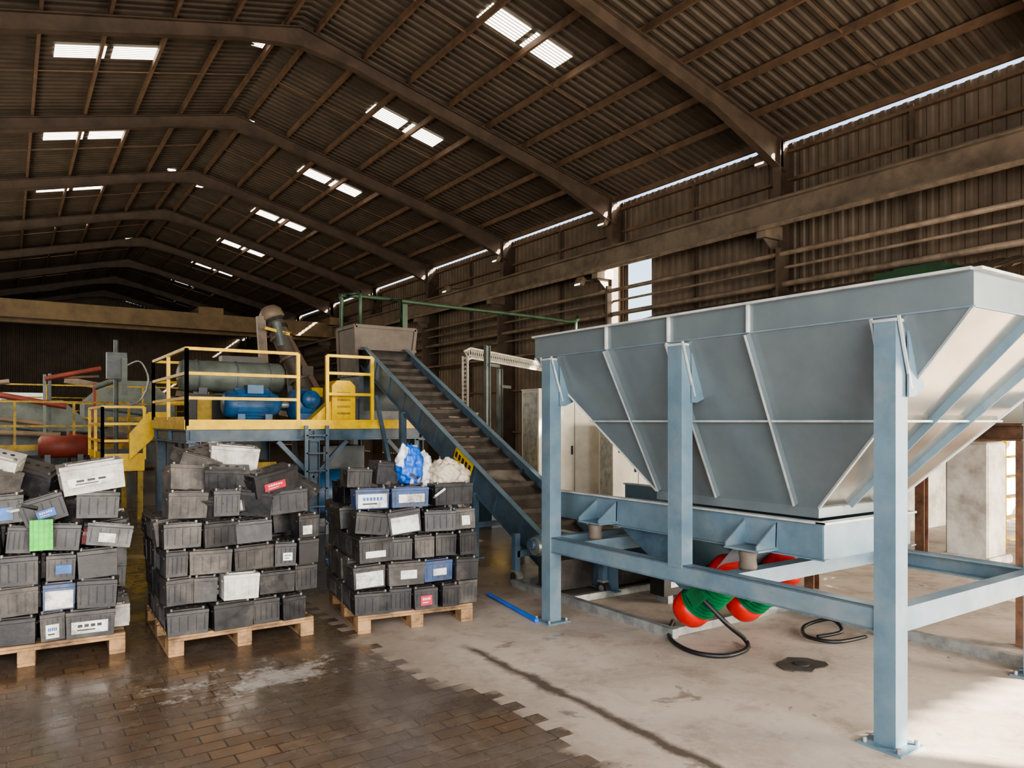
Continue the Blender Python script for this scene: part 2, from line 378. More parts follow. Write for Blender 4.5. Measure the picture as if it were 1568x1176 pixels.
for (x,y) in ((5.1,18.5),(6.2,23.5),(5.0,29.5),(6.3,31.0),(5.1,42),(6.4,37)):
    sk=MB('ridge_vent',center=False)
    sk.prism([(x-.14,y-.12,gz(x)-.02),(x+.14,y-.12,gz(x)-.02),(x+.14,y+.12,gz(x)-.02),(x-.14,y+.12,gz(x)-.02)],(0,0,.008),M_sky)
    sk.build()
M_lamp=mk('lamp_glass',srgb(240,240,235),None,4,.3,emit=(1,.95,.85,1),es=3)
for (x,y,z) in ((15.2,17.2,7.75),(15.2,11.4,7.95),(14.6,17.6,5.9),(14.9,26.5,7.0),(15.2,23.2,7.7)):
    l=MB('flood_light'); l.box((x,y,z),(.16,.3,.24),M_gird,Matrix.Rotation(.5,3,'Y')); l.box((x-.09,y,z-.04),(.02,.24,.18),M_lamp,Matrix.Rotation(.5,3,'Y')); l.bar((x,y,z+.05),(XR-.25,y,z+.1),.04,.04,M_gird); l.build()

# ------------------------------------------------------------ hopper
h=MB('feed_hopper')
hx0,hx1,hy0,hy1=3.6,5.28,1.57,4.92; bx0,bx1,by0,by1=4.0,4.88,2.6,3.93; zt,zc,zb=2.29,2.12,1.08
T=[(hx0,hy0,zc),(hx1,hy0,zc),(hx1,hy1,zc),(hx0,hy1,zc)]; Bt=[(bx0,by0,zb),(bx1,by0,zb),(bx1,by1,zb),(bx0,by1,zb)]
U=[(a,b_,zt) for a,b_,_ in T]
for i in range(4):
    j=(i+1)%4
    h.quad([T[i],T[j],U[j],U[i]],M_hop); h.quad([Bt[i],Bt[j],T[j],T[i]],M_end if i==0 else M_hop)
    D=[(a,b_,1.02) for a,b_,_ in Bt]; h.quad([D[i],D[j],Bt[j],Bt[i]],M_hop)
    h.bar(U[i],U[j],.07,.014,M_edge,ou=.0); h.bar(T[i],T[j],.012,.008,M_leg)
    h.bar(T[i],Bt[i],.014,.014,M_edge)
def lerp(a,b_,t): return tuple(a[i]+(b_[i]-a[i])*t for i in range(3))
tm=(zc-1.6)/(zc-zb); R=[lerp(T[i],Bt[i],tm) for i in range(4)]
for i in range(4):
    h.bar(R[i],R[(i+1)%4],.07,.012,M_edge)
nf=Vector((-(zc-zb),0,-(bx0-hx0))).normalized()
for yt,yb in ((2.79,2.74),(3.42,3.34),(4.03,3.88)):
    a=(hx0,yt,zc);b_=(bx0,yb,zb+.02)
    h.bar(a,b_,.012,.05,M_hop,up=nf,ou=.02); h.bar(a,b_,.012,.006,M_edge,up=nf,ou=.046)
    h.bar((hx0-.012,yt,zc),(hx0-.012,yt,zt),.012,.025,M_edge,up=(-1,0,0))
    a=(hx1,yt,zc);b_=(bx1,yb,zb+.02); n2=Vector((-nf.x,0,nf.z)); h.bar(a,b_,.012,.05,M_hop,up=n2,ou=.02)
for sgn,ya,yb in ((-1,hy0,by0),(1,hy1,by1)):
    ne=Vector((0,sgn*(zc-zb),-abs(yb-ya))).normalized()
    for xt,xb in ((4.16,4.3),(4.72,4.58)):
        h.bar((xt,ya,zc),(xb,yb,zb+.02),.012,.05,M_leg,up=ne,ou=.022)
LX=(3.60,5.31)
for x in LX:
    s_=-1 if x<4 else 1
    for y in (1.95,4.70):
        h.b2(x-.055,x+.055,y-.055,y+.055,.012,2.09,M_leg); h.box((x,y,.006),(.22,.22,.012),M_leg)
        h.b2(x-.06,x+.06,y-.06,y+.06,2.085,2.1,M_edge)
        for bx,by in ((-.085,-.085),(.085,-.085),(.085,.085),(-.085,.085)): h.cyl((x+bx,y+by,.0),(x+bx,y+by,.035),.012,M_galv,seg=6)
    y=3.33; h.b2(x-.05,x+.05,y-.06,y+.06,.66,2.09,M_leg); h.b2(x-.055,x+.055,y-.065,y+.065,2.085,2.1,M_edge)
    for y in (1.95,3.33,4.70):
        for o_ in (-.075,.065):
            pts=[(x-s_*.03,y+o_,2.11),(x-s_*.03,y+o_,1.72),(x-s_*.08,y+o_,1.72),(x-s_*.18,y+o_,1.76),(x-s_*.05,y+o_,2.11)]
            h.prism(pts,(0,.01,0),M_leg)
            h.bar((x+s_*.055,y+o_+.005,2.11),(x-s_*.06,y+o_+.005,1.76),.012,.012,M_edge)
    h.b2(x-.045,x+.045,2.0,4.65,.668,.68,M_leg);h.b2(x-.045,x+.045,2.0,4.65,.56,.572,M_leg); h.b2(x-s_*-.045,x-s_*-.037,2.0,4.65,.56,.68,M_leg)
for y in (1.95,4.70):
    h.b2(LX[0]+.05,LX[1]-.05,y-.04,y+.04,.56,.68,M_leg)
for y in (2.97,4.42):
    h.b2(LX[0]+.05,LX[1]-.05,y-.05,y+.05,.575,.675,M_leg)
h.build()

t=MB('vibrating_feeder')
tx0,tx1,ty0,ty1=3.95,4.92,2.54,5.25
t.b2(tx0,tx1,ty0,ty1,.785,.795,M_leg)
for x in (tx0,tx1):
    t.b2(x-.006,x+.006,ty0,ty1,.785,1.0,M_leg); t.b2(x-.03,x+.03,ty0-.03,ty1,.995,1.007,M_edge); t.b2(x-.03,x+.03,ty0-.03,ty1,.782,.79,M_leg)
t.b2(tx0,tx1,ty0-.006,ty0+.006,.785,1.0,M_leg); t.b2(tx0-.03,tx1+.03,ty0-.035,ty0+.03,.996,1.008,M_edge)
for y in (2.97,4.42):
    for sx,x in ((-1,tx0),(1,tx1)):
        t.b2(x,x+sx*.2,y-.13,y+.13,.80,.812,M_leg)
        for o_ in (-.12,.11):
            t.prism([(x,y+o_,.81),(x+sx*.2,y+o_,.81),(x+sx*.2,y+o_,.84),(x,y+o_,.98)],(0,.01,0),M_leg)
        t.prism([(x+sx*.006,y-.12,.98),(x+sx*.006,y+.12,.98),(x+sx*.012,y+.12,.82),(x+sx*.012,y-.12,.82)],(sx*.01,0,0),M_leg)
        t.lathe((x+sx*.13,y,.675),(x+sx*.13,y,.80),[(0,.0),(0,.05),(.15,.058),(.5,.05),(.85,.058),(1,.05),(1,0)],M_box)
t.prism([(4.0,4.35,.785),(4.0,3.75,.785),(4.0,3.55,.40),(4.0,3.7,.40)],(.012,0,0),M_blue)
t.prism([(4.85,4.35,.785),(4.85,3.75,.785),(4.85,3.55,.40),(4.85,3.7,.40)],(.012,0,0),M_blue)
t.add([(4.0,3.55,.40),(4.86,3.55,.40),(4.86,3.2,.785),(4.0,3.2,.785)],[(0,1,2,3)],M_leg)
t.add([(4.0,4.2,.785),(4.86,4.2,.785),(4.86,3.6,.42),(4.0,3.6,.42)],[(0,1,2,3)],M_leg)
t.build()
def vmotor(p,q):
    m=MB('vibration_motor'); p=Vector(p);q=Vector(q);d=q-p
    a=p+d*.25;b_=p+d*.75
    pr=[(0,0),(0,.085),(.03,.12),(.08,.135),(.2,.14),(.23,.13),(.25,.12)]
    m.lathe(p,q,pr,M_red); m.lathe(q,p,pr,M_red)
    m.cyl(a,b_,.122,M_green,seg=24)
    for i in range(9):
        c_=a+(b_-a)*((i+.5)/9); dd=(b_-a).normalized()*.005
        m.cyl(c_-dd,c_+dd,.142,M_green,seg=24)
    m.cyl(p-d*.01,p+d*.01,.05,M_galv,seg=12)
    up=Vector((0,-.55,.5)).normalized(); c_=(p+q)/2
    m.box(c_-up*.11,(.22,.16,.05),M_green,d.to_track_quat('Z','Y').to_matrix()); 
    m.box(c_+Vector((-.14,-.02,0)),(.07,.12,.14),M_green,d.to_track_quat('Z','Y').to_matrix())
    return m.build()
vmotor((4.14,3.78,.17),(4.14,3.32,.60))
vmotor((4.58,3.66,.17),(4.58,3.20,.60))
cb=MB('power_cable')
def smooth(pts,n=8):
    out=[];P=[Vector(p) for p in pts];P=[P[0]]+P+[P[-1]]
    for i in range(1,len(P)-2):
        for k in range(n):
            t_=k/n; a,b_,c_,d=P[i-1],P[i],P[i+1],P[i+2]
            out.append(.5*((2*b_)+(c_-a)*t_+(2*a-5*b_+4*c_-d)*t_**2+(3*b_-a-3*c_+d)*t_**3))
    out.append(P[-2]); return out
cb.tube(smooth([(4.0,3.52,.38),(4.1,3.36,.2),(4.32,3.38,.05),(4.22,3.3,.02),(3.98,3.3,.018),(3.88,3.5,.018),(4.0,3.8,.02),(4.35,4.1,.02)]),.017,M_black)
cb.tube(smooth([(4.9,3.2,.02),(5.05,3.1,.06),(5.15,3.25,.10),(5.05,3.4,.03),(4.85,3.25,.02),(4.9,3.05,.02),(5.2,3.0,.02)]),.014,M_black)
cb.build()
sk=MB('skid_frame')
for x in (4.06,5.46):
    sk.bar((x,5.9 if x<5 else 4.4,.035),(x,3.8 if x<5 else .6,.035),.06,.07,M_galv)
for y in (3.85,5.05,5.85): 
    sk.bar((4.06,y,.035),(5.46,y,.03),.05,.06,M_galv)
sk.build()
bp=MB('blue_pole'); bp.cyl((3.64,5.70,.018),(3.47,4.72,.018),.018,M_bpole,seg=10); bp.build()
dc=MB('drain_cover')
rnd=random.Random(3); pts=[(4.3+.17*math.cos(a)*(1+.25*rnd.uniform(-1,1)),2.92+.13*math.sin(a)*(1+.25*rnd.uniform(-1,1)),.002) for a in [i*math.pi/8 for i in range(16)]]
dc.prism(pts,(0,0,.006),M_belt); dc.cyl((4.3,2.92,.0),(4.3,2.92,.014),.05,M_dark); dc.build()

# ------------------------------------------------------------ inclined conveyor
cv=MB('inclined_belt_conveyor')
cx0,cx1=4.55,5.25
A=Vector((0,4.95,.36));Bp=Vector((0,5.95,.36));C=Vector((0,10.65,2.74))
dr=(C-Bp).normalized(); nrm=Vector((0,-dr.z,dr.y))
for x,mt in ((cx0,M_blue),(cx1,M_blue)):
    X_=Vector((x,0,0)); sd=1 if x==cx0 else -1
    for P_,Q_,n_ in ((A,Bp,Vector((0,0,1))),(Bp,C,nrm)):
        p_=P_+X_;q_=Q_+X_
        cv.bar(p_-n_*.15,q_-n_*.15,.01,.3,M_leg if sd<0 else M_blue,up=n_)
        cv.bar(p_,q_,.07,.012,M_leg,up=n_,ol=0); cv.bar(p_-n_*.3,q_-n_*.3,.07,.012,M_blue,up=n_)
bc=(cx0+cx1)/2
for P_,Q_,n_ in ((A,Bp,Vector((0,0,1))),(Bp,C,nrm)):
    for dz in (.10,.27):
        cv.bar(P_+Vector((bc,0,0))-n_*dz,Q_+Vector((bc,0,0))-n_*dz,.64,.015,M_belt,up=n_)
L_=(C-Bp).length; nC=19; rc_=random.Random(5)
for i in range(nC):
    c_=Bp+dr*(L_*(i+.5)/nC)+Vector((bc,0,0))-nrm*.075
    cv.bar(c_-Vector((.29,0,0)),c_+Vector((.29,0,0)),.025,.07,M_belt,up=nrm)
    if i>6:
        for k in range(2):
            a0=-.27+k*.28+rc_.uniform(0,.06); a1=a0+rc_.uniform(.14,.22)
            o2=rc_.uniform(.05,.09)
            cv.bar(c_+Vector((a0,0,0))+dr*o2-nrm*.015,c_+Vector((a1,0,0))+dr*o2-nrm*.015,rc_.uniform(.06,.11),.02,M_cleat,up=nrm)
for i in range(1,10):
    c_=Bp+dr*(L_*i/10)-nrm*.15
    for x in (cx0,cx1): cv.bar(Vector((x-(.01 if x==cx0 else -.01),0,0))+c_-nrm*.14,Vector((x-(.01 if x==cx0 else -.01),0,0))+c_+nrm*.14,.03,.02,M_blue,up=(1,0,0))
for y in (7.4,9.3):
    z=Bp.z+(y-Bp.y)*dr.z/dr.y-.33
    for x in (cx0-.02,cx1+.02):
        cv.bar((x,y,0),(x,y,z),.08,.08,M_blue); cv.box((x,y,.006),(.18,.18,.012),M_blue)
    cv.bar((cx0,y,z*.5),(cx1,y,z*.5),.06,.06,M_blue); cv.bar((cx0-.02,y,.1),(cx0-.02,y+.9,z+.25),.05,.05,M_blue)
cv.cyl((cx0-.02,10.62,2.56),(cx1+.02,10.62,2.56),.14,M_dark); cv.cyl((cx0,5.0,.22),(cx1,5.0,.22),.11,M_dark)
sy0=7.62
cv.box((cx0-.04,sy0,Bp.z+(sy0-Bp.y)*dr.z/dr.y-.085),(.012,.44,.14),M_yel,Matrix.Rotation(math.atan2(dr.z,dr.y),3,'X'))
for k in range(5):
    yy=sy0-.15+k*.075; zz=Bp.z+(yy-Bp.y)*dr.z/dr.y-.085; cv.box((cx0-.048,yy,zz),(.004,.045,.07),L_K,Matrix.Rotation(.47,3,'X'))
for y in (5.1,5.8):
    for x in (cx0-.05,cx1+.05): cv.bar((x,y,.14),(x,y,.36),.06,.06,M_blue)
    for x in (cx0-.05,cx1+.05):
        cv.cyl((x-.02,y,.075),(x+.02,y,.075),.07,M_dark,seg=18); cv.cyl((x-.024,y,.075),(x+.024,y,.075),.03,M_galv,seg=12); cv.box((x,y,.14),(.07,.08,.02),M_galv)
cv.cyl((4.14,5.62,.42),(4.46,5.62,.42),.10,M_leg,seg=20); cv.cyl((4.10,5.62,.42),(4.14,5.62,.42),.085,M_galv,seg=20); cv.box((4.49,5.62,.4),(.1,.24,.26),M_leg)
cv.cyl((4.12,5.62,.44),(4.05,5.62,.44),.05,M_blue)
cv.b2(4.1,4.5,5.25,5.55,.07,.34,M_dark) 
cv.bar((4.12,5.95,.14),(4.12,5.95,.5),.06,.06,M_blue); cv.bar((4.12,5.95,.3),(4.55,5.95,.3),.06,.06,M_blue); cv.cyl((4.09,5.95,.075),(4.15,5.95,.075),.075,M_galv,seg=20); cv.cyl((4.085,5.95,.075),(4.155,5.95,.075),.05,M_dark,seg=20)
cv.build()
jb=MB('junction_box'); jb.b2(4.72,5.2,4.55,4.72,.07,.32,M_black); jb.b2(4.80,5.0,4.545,4.552,.14,.19,L_W); jb.b2(4.78,4.84,4.56,4.7,.0,.08,M_galv); jb.b2(5.1,5.16,4.56,4.7,.0,.08,M_galv); jb.build()

# ------------------------------------------------------------ platform
def railing(B_,pts,z,hh,mat,n=None,rows=(1,.68,.36),r=.022,kick=.12):
    for a,b_ in zip(pts,pts[1:]):
        a=Vector((a[0],a[1],z));b_=Vector((b_[0],b_[1],z)); L=(b_-a).length; k=max(1,round(L/1.1)) if n is None else n
        for i in range(k+1):
            p_=a+(b_-a)*i/k; B_.bar(p_,p_+Vector((0,0,hh)),.045,.045,mat)
        for q in rows: B_.bar(a+Vector((0,0,hh*q)),b_+Vector((0,0,hh*q)),.04,.04,mat)
        if kick: B_.bar(a+Vector((0,0,kick/2)),b_+Vector((0,0,kick/2)),.008,kick,mat)
pf=MB('steel_platform')
px0,px1,py0,py1,pz=1.91,5.35,10.2,12.8,1.54
pf.b2(px0,px1,py0,py1,pz-.03,pz,M_blue)
for y in (py0+.05,11.5,py1-.05): pf.ibeam((px0,y,pz-.12),(px1,y,pz-.12),.12,.18,M_blue)
for x in (px0+.05,3.6,px1-.05): pf.ibeam((x,py0,pz-.14),(x,py1,pz-.14),.12,.18,M_blue)
pf.b2(px0-.02,px1,py0-.02,py0-.005,pz-.05,pz+.08,M_yel); pf.b2(px0-.03,px0-.005,py0-.02,py1,pz-.05,pz+.08,M_yel)
for x in (px0+.1,3.6,px1-.1):
    for y in (py0+.08,py1-.1):
        pf.ibeam((x,y,0),(x,y,pz-.2),.15,.15,M_blue,t=.012,up=(1,0,0)); pf.box((x,y,.006),(.25,.25,.012),M_blue)
for x,s_ in ((px0+.1,1),(3.6,1),(3.6,-1),(px1-.1,-1)):
    pf.bar((x,py0+.08,pz-.75),(x+s_*.5,py0+.08,pz-.22),.06,.06,M_blue)
railing(pf,[(1.91,10.2),(3.36,10.2)],pz,1.0,M_yel,n=1,kick=0); railing(pf,[(3.78,10.2),(4.47,10.2)],pz,1.0,M_yel,n=1,rows=(1,.75,.45),kick=0); 
railing(pf,[(1.91,10.2),(1.91,12.8),(3.6,12.8)],pz,1.0,M_yel); railing(pf,[(5.35,10.9),(5.35,12.8)],pz,1.0,M_yel)
for x in (3.45,3.75): pf.bar((x,10.12,0),(x,10.12,pz),.05,.03,M_blue)
for i in range(6): pf.bar((3.45,10.12,.25*i+.15),(3.75,10.12,.25*i+.15),.03,.02,M_blue)
pf.build()
mt=MB('electric_motor')
mt.lathe((2.50,10.85,1.84),(3.32,10.85,1.84),[(0,0),(0,.12),(.03,.17),(.12,.19),(.15,.2),(.8,.2),(.84,.17),(.92,.15),(1,.06),(1,0)],M_mblue,seg=28)
for i in range(24):
    a=2*math.pi*i/24; c_=Vector((0,math.cos(a),math.sin(a)))*.21
    mt.bar(Vector((2.66,10.85,1.84))+c_,Vector((3.12,10.85,1.84))+c_,.01,.04,M_mblue,up=c_)
mt.box((2.9,10.74,2.05),(.22,.2,.12),M_mblue); mt.b2(2.66,2.76,10.65,11.05,1.54,1.7,M_mblue); mt.b2(3.04,3.14,10.65,11.05,1.54,1.7,M_mblue)
mt.cyl((3.3,10.85,1.84),(3.42,10.85,1.84),.05,M_galv); mt.build()
gb=MB('gearbox')
gb.lathe((3.42,10.85,1.84),(3.9,10.85,1.84),[(0,0),(0,.12),(.1,.22),(.3,.24),(.7,.24),(.8,.16),(1,.14),(1,0)],M_mblue,seg=26)
gb.b2(3.5,3.8,10.65,11.05,1.54,1.75,M_mblue); gb.lathe((3.66,10.62,1.92),(3.66,10.5,1.92),[(0,.1),(.3,.1),(.3,.13),(1,.13),(1,0)],M_mblue); gb.build()
tk=MB('horizontal_drum')
tk.lathe((2.08,11.8,2.28),(3.65,11.8,2.28),[(0,0),(0.0,.1),(.02,.2),(.05,.235),(.95,.235),(.98,.2),(1,0)],M_tank,seg=30)
for x in (2.35,2.9,3.4): tk.cyl((x-.012,11.8,2.28),(x+.012,11.8,2.28),.245,M_crush,seg=30)
for x in (2.4,3.3): tk.b2(x-.06,x+.06,11.6,12.0,1.54,2.1,M_crush)
tk.b2(2.2,3.5,11.55,11.7,1.54,2.0,M_black); tk.b2(2.3,2.5,11.5,11.55,1.6,1.95,M_yeld); tk.b2(2.7,3.3,11.75,11.95,2.5,2.6,M_black); tk.build()
yg=MB('yellow_belt_guard')
yg.prism([(3.92,10.38,1.54),(3.92,10.38,2.12),(4.0,10.38,2.2),(4.2,10.38,2.2),(4.28,10.38,2.12),(4.28,10.38,1.54)],(0,.3,0),M_yel)
yg.prism([(3.62,10.42,1.54),(3.62,10.42,1.62),(3.92,10.42,1.9),(3.92,10.42,1.54)],(0,.2,0),M_yel)
for z in (1.7,1.8,1.9,2.0): yg.b2(4.0,4.2,10.37,10.38,z,z+.03,M_yeld)
yg.build()
ch=MB('crusher_with_feed_chute')
ch.cyl((4.55,11.1,1.95),(5.2,11.1,1.95),.4,M_crush,seg=28); ch.b2(4.45,5.3,10.75,11.45,1.54,1.95,M_crush)
ch.b2(4.48,4.55,10.7,11.5,1.54,2.35,M_crush); ch.b2(5.2,5.28,10.7,11.5,1.54,2.35,M_crush)
t0=[(4.42,10.72,3.07),(5.45,10.72,3.07),(5.45,11.45,3.07),(4.42,11.45,3.07)]; t1=[(4.45,10.72,2.3),(5.35,10.72,2.3),(5.35,11.45,2.3),(4.45,11.45,2.3)]
for i in range(4):
    j=(i+1)%4
    if i!=0: ch.quad([t1[i],t1[j],t0[j],t0[i]],M_box)
    ch.bar(t0[i],t0[j],.05,.05,M_box)
    ch.bar(t1[i],t0[i],.05,.05,M_box)
ch.quad([(4.42,10.72,2.72),(5.45,10.72,2.72),(5.45,10.72,3.07),(4.42,10.72,3.07)],M_box); ch.b2(4.42,5.45,10.69,10.72,2.70,2.74,M_box)
ch.build()
sc=MB('screw_elevator')
P1=Vector((4.55,12.6,1.54));P2=Vector((3.86,13.1,3.42)); dd_=(P2-P1).normalized()
sc.cyl(P1,P2,.16,M_box,seg=20)
for q in (.2,.42,.62,.82): 
    c_=P1+(P2-P1)*q; sc.cyl(c_-dd_*.02,c_+dd_*.02,.2,M_pipe,seg=20)
for q in (.9,.97): 
    c_=P1+(P2-P1)*q; sc.cyl(c_-dd_*.03,c_+dd_*.03,.185,M_dark,seg=20)
sc.lathe(P2-dd_*.05,P2+dd_*.22,[(0,.16),(.1,.21),(.6,.2),(.9,.13),(1,0)],M_pipe)
sc.bar(P1+Vector((.2,-.17,.1)),P2+Vector((.16,-.17,-.2)),.05,.08,M_purl); 
sc.bar(P2+Vector((-.22,-.05,.0)),P2+Vector((-.16,-.05,-.95)),.14,.1,M_pipe,up=(0,1,0))
sc.cyl(P2+Vector((.0,-.2,-.1)),P2+Vector((.1,-.22,-.5)),.085,M_tank); sc.bar(P2+Vector((-.2,-.25,-.22)),P2+Vector((.22,-.25,-.30)),.05,.05,M_yel)
sc.bar((4.3,12.95,0),(4.1,12.98,2.6),.08,.08,M_crush)
for q in (.3,.5): 
    c_=P1+(P2-P1)*q+Vector((.12,-.2,0)); sc.box(c_,(.2,.08,.16),M_yel if q<.4 else M_box)
sc.build()
gp=MB('green_pipework')
gp.tube(smooth([(4.55,11.6,1.54),(4.55,11.6,2.8),(4.55,11.6,3.55),(4.7,11.6,3.68),(6.5,11.6,3.66),(9.3,11.6,3.6),(9.5,11.6,3.4),(9.5,11.6,0)],5),.035,M_gpipe)
gp.tube([(4.62,11.0,3.05),(4.62,11.0,3.6),(4.64,11.05,3.66),(4.64,11.58,3.68)],.03,M_gpipe); gp.tube([(5.42,11.2,3.05),(5.42,11.2,3.62),(5.42,11.58,3.66)],.03,M_gpipe)
gp.bar((5.48,11.2,3.1),(5.48,11.2,3.55),.09,.09,M_gpipe)
gp.build()
ct=MB('perforated_cable_tray')
q=[Vector((6.15,10.33,0)),Vector((6.15,10.33,2.66)),Vector((6.3,10.4,2.72)),Vector((9.1,11.94,2.68))]
for a,b_ in zip(q,q[1:]):
    upv=(0,-1,0) if abs((b_-a).normalized().z)>.9 else (0,0,1)
    for o_ in (-.08,.08): ct.bar(a,b_,.02,.03,M_cream,up=upv,ou=o_)
    n=max(1,int((b_-a).length/.07))
    for i in range(n):
        c0=a+(b_-a)*i/n;c1=a+(b_-a)*(i+1)/n
        _,_,d,l,u=ct.frame(a,b_,upv)
        ct.bar(c0-u*.08,c1+u*.08,.008,.014,M_cream,up=l); ct.bar(c0+u*.08,c1-u*.08,.008,.014,M_cream,up=l)
ct.bar((9.1,11.94,0),(9.1,11.94,2.7),.06,.06,M_cream)
ct.build()
for (x,y,z) in ((6.3,9.9,2.8),(7.0,10.6,2.5)):
    s_=MB('steel_support_post'); s_.ibeam((x,y,0),(x,y,z),.08,.08,M_tank,t=.01,up=(1,0,0)); s_.box((x,y,.006),(.2,.2,.012),M_tank); s_.bar((x,y,z-.3),(x+.35,y+.2,z-.3),.05,.05,M_tank); s_.build()
def cabinet(name,x0,x1,y0,y1,zz,mat,ang,extra):
    c_=MB(name); M_=Matrix.Translation((x0,y0,0))@Matrix.Rotation(ang,4,'Z'); c_.M=M_
    w_,d_=x1-x0,y1-y0
    c_.b2(0,w_,0,d_,.08,zz,mat); c_.b2(.02,w_-.02,.02,d_-.02,0,.08,M_dark)
    for i in range(1,extra['doors']): c_.b2(w_*i/extra['doors']-.004,w_*i/extra['doors']+.004,-.004,0,.12,zz-.04,M_dark)
    for i in range(extra['doors']):
        xx=w_*(i+1)/extra['doors']-.06; c_.b2(xx-.01,xx+.01,-.03,0,zz*.5,zz*.5+.14,M_black)
        xa=w_*i/extra['doors']+.08; 
        for k in range(5): c_.b2(xa,xa+.25,-.008,0,.22+k*.035,.235+k*.035,M_galv)
        c_.b2(xa,xa+.16,-.006,0,zz-.3,zz-.22,M_galv)
    c_.b2(-.01,w_+.01,-.01,d_+.01,zz-.02,zz,mat)
    c_.b2(-.004,0,.04,d_-.04,.14,zz-.06,M_galv)
    if extra.get('btn'):
        for i in range(4):
            for j in range(3):
                c_.cyl((.12+i*.11,-.02,zz-.25-j*.11),(.12+i*.11,0,zz-.25-j*.11),.022,(M_red,M_green,L_K,M_yel)[(i+j)%4],seg=10)
        c_.b2(.1,.45,-.012,0,zz-.16,zz-.08,L_K)
    return c_.build()
cabinet('electrical_cabinet',6.95,8.35,9.4,9.9,2.12,M_cream,-.05,dict(doors=2))
cabinet('electrical_cabinet',7.75,8.7,8.55,8.95,1.6,M_cream,-.15,dict(doors=2,btn=1))
cabinet('control_cabinet',6.3,6.75,10.9,11.3,1.75,M_white,0,dict(doors=1))
yv=MB('yellow_pump_unit'); yv.b2(6.0,6.5,9.3,9.7,.0,.35,M_blue); yv.lathe((6.2,9.5,.35),(6.2,9.5,1.25),[(0,.16),(.5,.16),(.55,.1),(.9,.1),(1,0)],M_yeld); yv.cyl((6.2,9.35,1.0),(6.2,9.65,1.0),.1,M_yel); yv.build()

sp=MB('low_platform')
sp.b2(1.25,1.85,13.3,15.5,.94,.98,M_yeld); railing(sp,[(1.25,13.3),(1.85,13.3)],.98,.85,M_yel,n=1,kick=.1); railing(sp,[(1.25,13.3),(1.25,15.5)],.98,.85,M_yel)
sp.b2(1.25,1.85,13.28,13.3,.80,.98,M_yel)
for x in (1.3,1.8):
    for y in (13.4,15.4): sp.bar((x,y,0),(x,y,.95),.08,.08,M_yeld)
sp.prism([(1.62,13.2,.98),(2.2,13.2,1.55),(2.2,13.2,1.75),(1.9,13.2,1.75),(1.62,13.2,1.4)],(0,.05,0),M_yel)
sp.build()
ep=MB('control_pole'); ex,ey=1.72,15.9
ep.cyl((ex,ey,0),(ex,ey,3.15),.04,M_crush,seg=12); ep.box((ex,ey-.1,2.65),(.34,.16,.5),M_crush); ep.box((ex+.12,ey-.2,2.45),(.1,.06,.7),M_tank); ep.box((ex,ey,.01),(.3,.3,.02),M_crush)
ep.tube(smooth([(ex+.15,ey-.1,2.65),(ex+.4,ey-.1,2.75),(ex+.55,ey-.1,2.4),(ex+.4,ey-.1,2.0),(ex+.1,ey-.1,1.9)]),.018,M_galv); ep.build()
wk=MB('far_process_line')
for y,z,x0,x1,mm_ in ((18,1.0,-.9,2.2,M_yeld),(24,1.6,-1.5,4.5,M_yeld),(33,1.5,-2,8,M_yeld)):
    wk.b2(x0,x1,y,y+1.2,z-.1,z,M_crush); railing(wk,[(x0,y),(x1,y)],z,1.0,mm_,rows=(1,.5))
    n=int((x1-x0)/1.5)+1
    for i in range(n+1):
        x=x0+(x1-x0)*i/n; wk.bar((x,y+.1,0),(x,y+.1,z),.1,.1,M_crush); wk.bar((x,y+1.1,0),(x,y+1.1,z),.1,.1,M_crush)
for x,y,z in ((.2,20.5,1.9),(3,26.5,2.7),(6.5,28,2.4)):
    wk.b2(x-1,x+1.6,y,y+1.8,.2,z-.5,M_crush); wk.prism([(x-1,y,z-.5),(x+1.6,y,z-.5),(x+.9,y,z+.2),(x-.3,y,z+.2)],(0,1.8,0),M_tank)
    wk.bar((x-1.5,y+.5,z+.2),(x+2.8,y+.5,z-.6),.3,.2,M_pipe)
    for a in (-.9,1.5): wk.bar((x+a,y+.1,0),(x+a,y+.1,.3),.12,.12,M_crush); wk.bar((x+a,y+1.7,0),(x+a,y+1.7,.3),.12,.12,M_crush)
rw=random.Random(9)
for i in range(16):
    x=rw.uniform(-1,3.0); y=rw.uniform(19.3,20.4); z=rw.uniform(1.3,2.7)
    wk.bar((x,y,0),(x,y,z),.06,.06,rw.choice([M_crush,M_pipe,M_redd,M_tank])); wk.cyl((x,y,z-.1),(x+rw.uniform(.6,1.6),y,z-.1+rw.uniform(-.3,.3)),rw.uniform(.03,.08),rw.choice([M_pipe,M_redd,M_tank,M_crush]),seg=10)
wk.build()
rt=MB('red_tank'); rt.lathe((.50,17,1.1),(1.35,17,1.1),[(0,0),(.0,.15),(.06,.22),(.94,.22),(1,.15),(1,0)],M_redd); rt.b2(.6,.7,16.8,17.2,0,.95,M_crush); rt.b2(1.15,1.25,16.8,17.2,0,.95,M_crush); rt.b2(.5,1.35,16.85,17.15,.4,.46,M_crush); rt.build()
um=MB('under_platform_machine')
um.b2(2.3,3.3,11.0,12.2,.1,1.0,M_yeld); um.cyl((3.7,11.2,.5),(4.9,11.2,.5),.35,M_mblue); um.b2(2.2,5.0,10.9,12.4,0,.12,M_crush); um.b2(4.2,4.9,11.5,12.2,.1,1.2,M_crush); um.cyl((2.8,10.95,.6),(2.8,11.0,.6),.25,M_red); um.build()

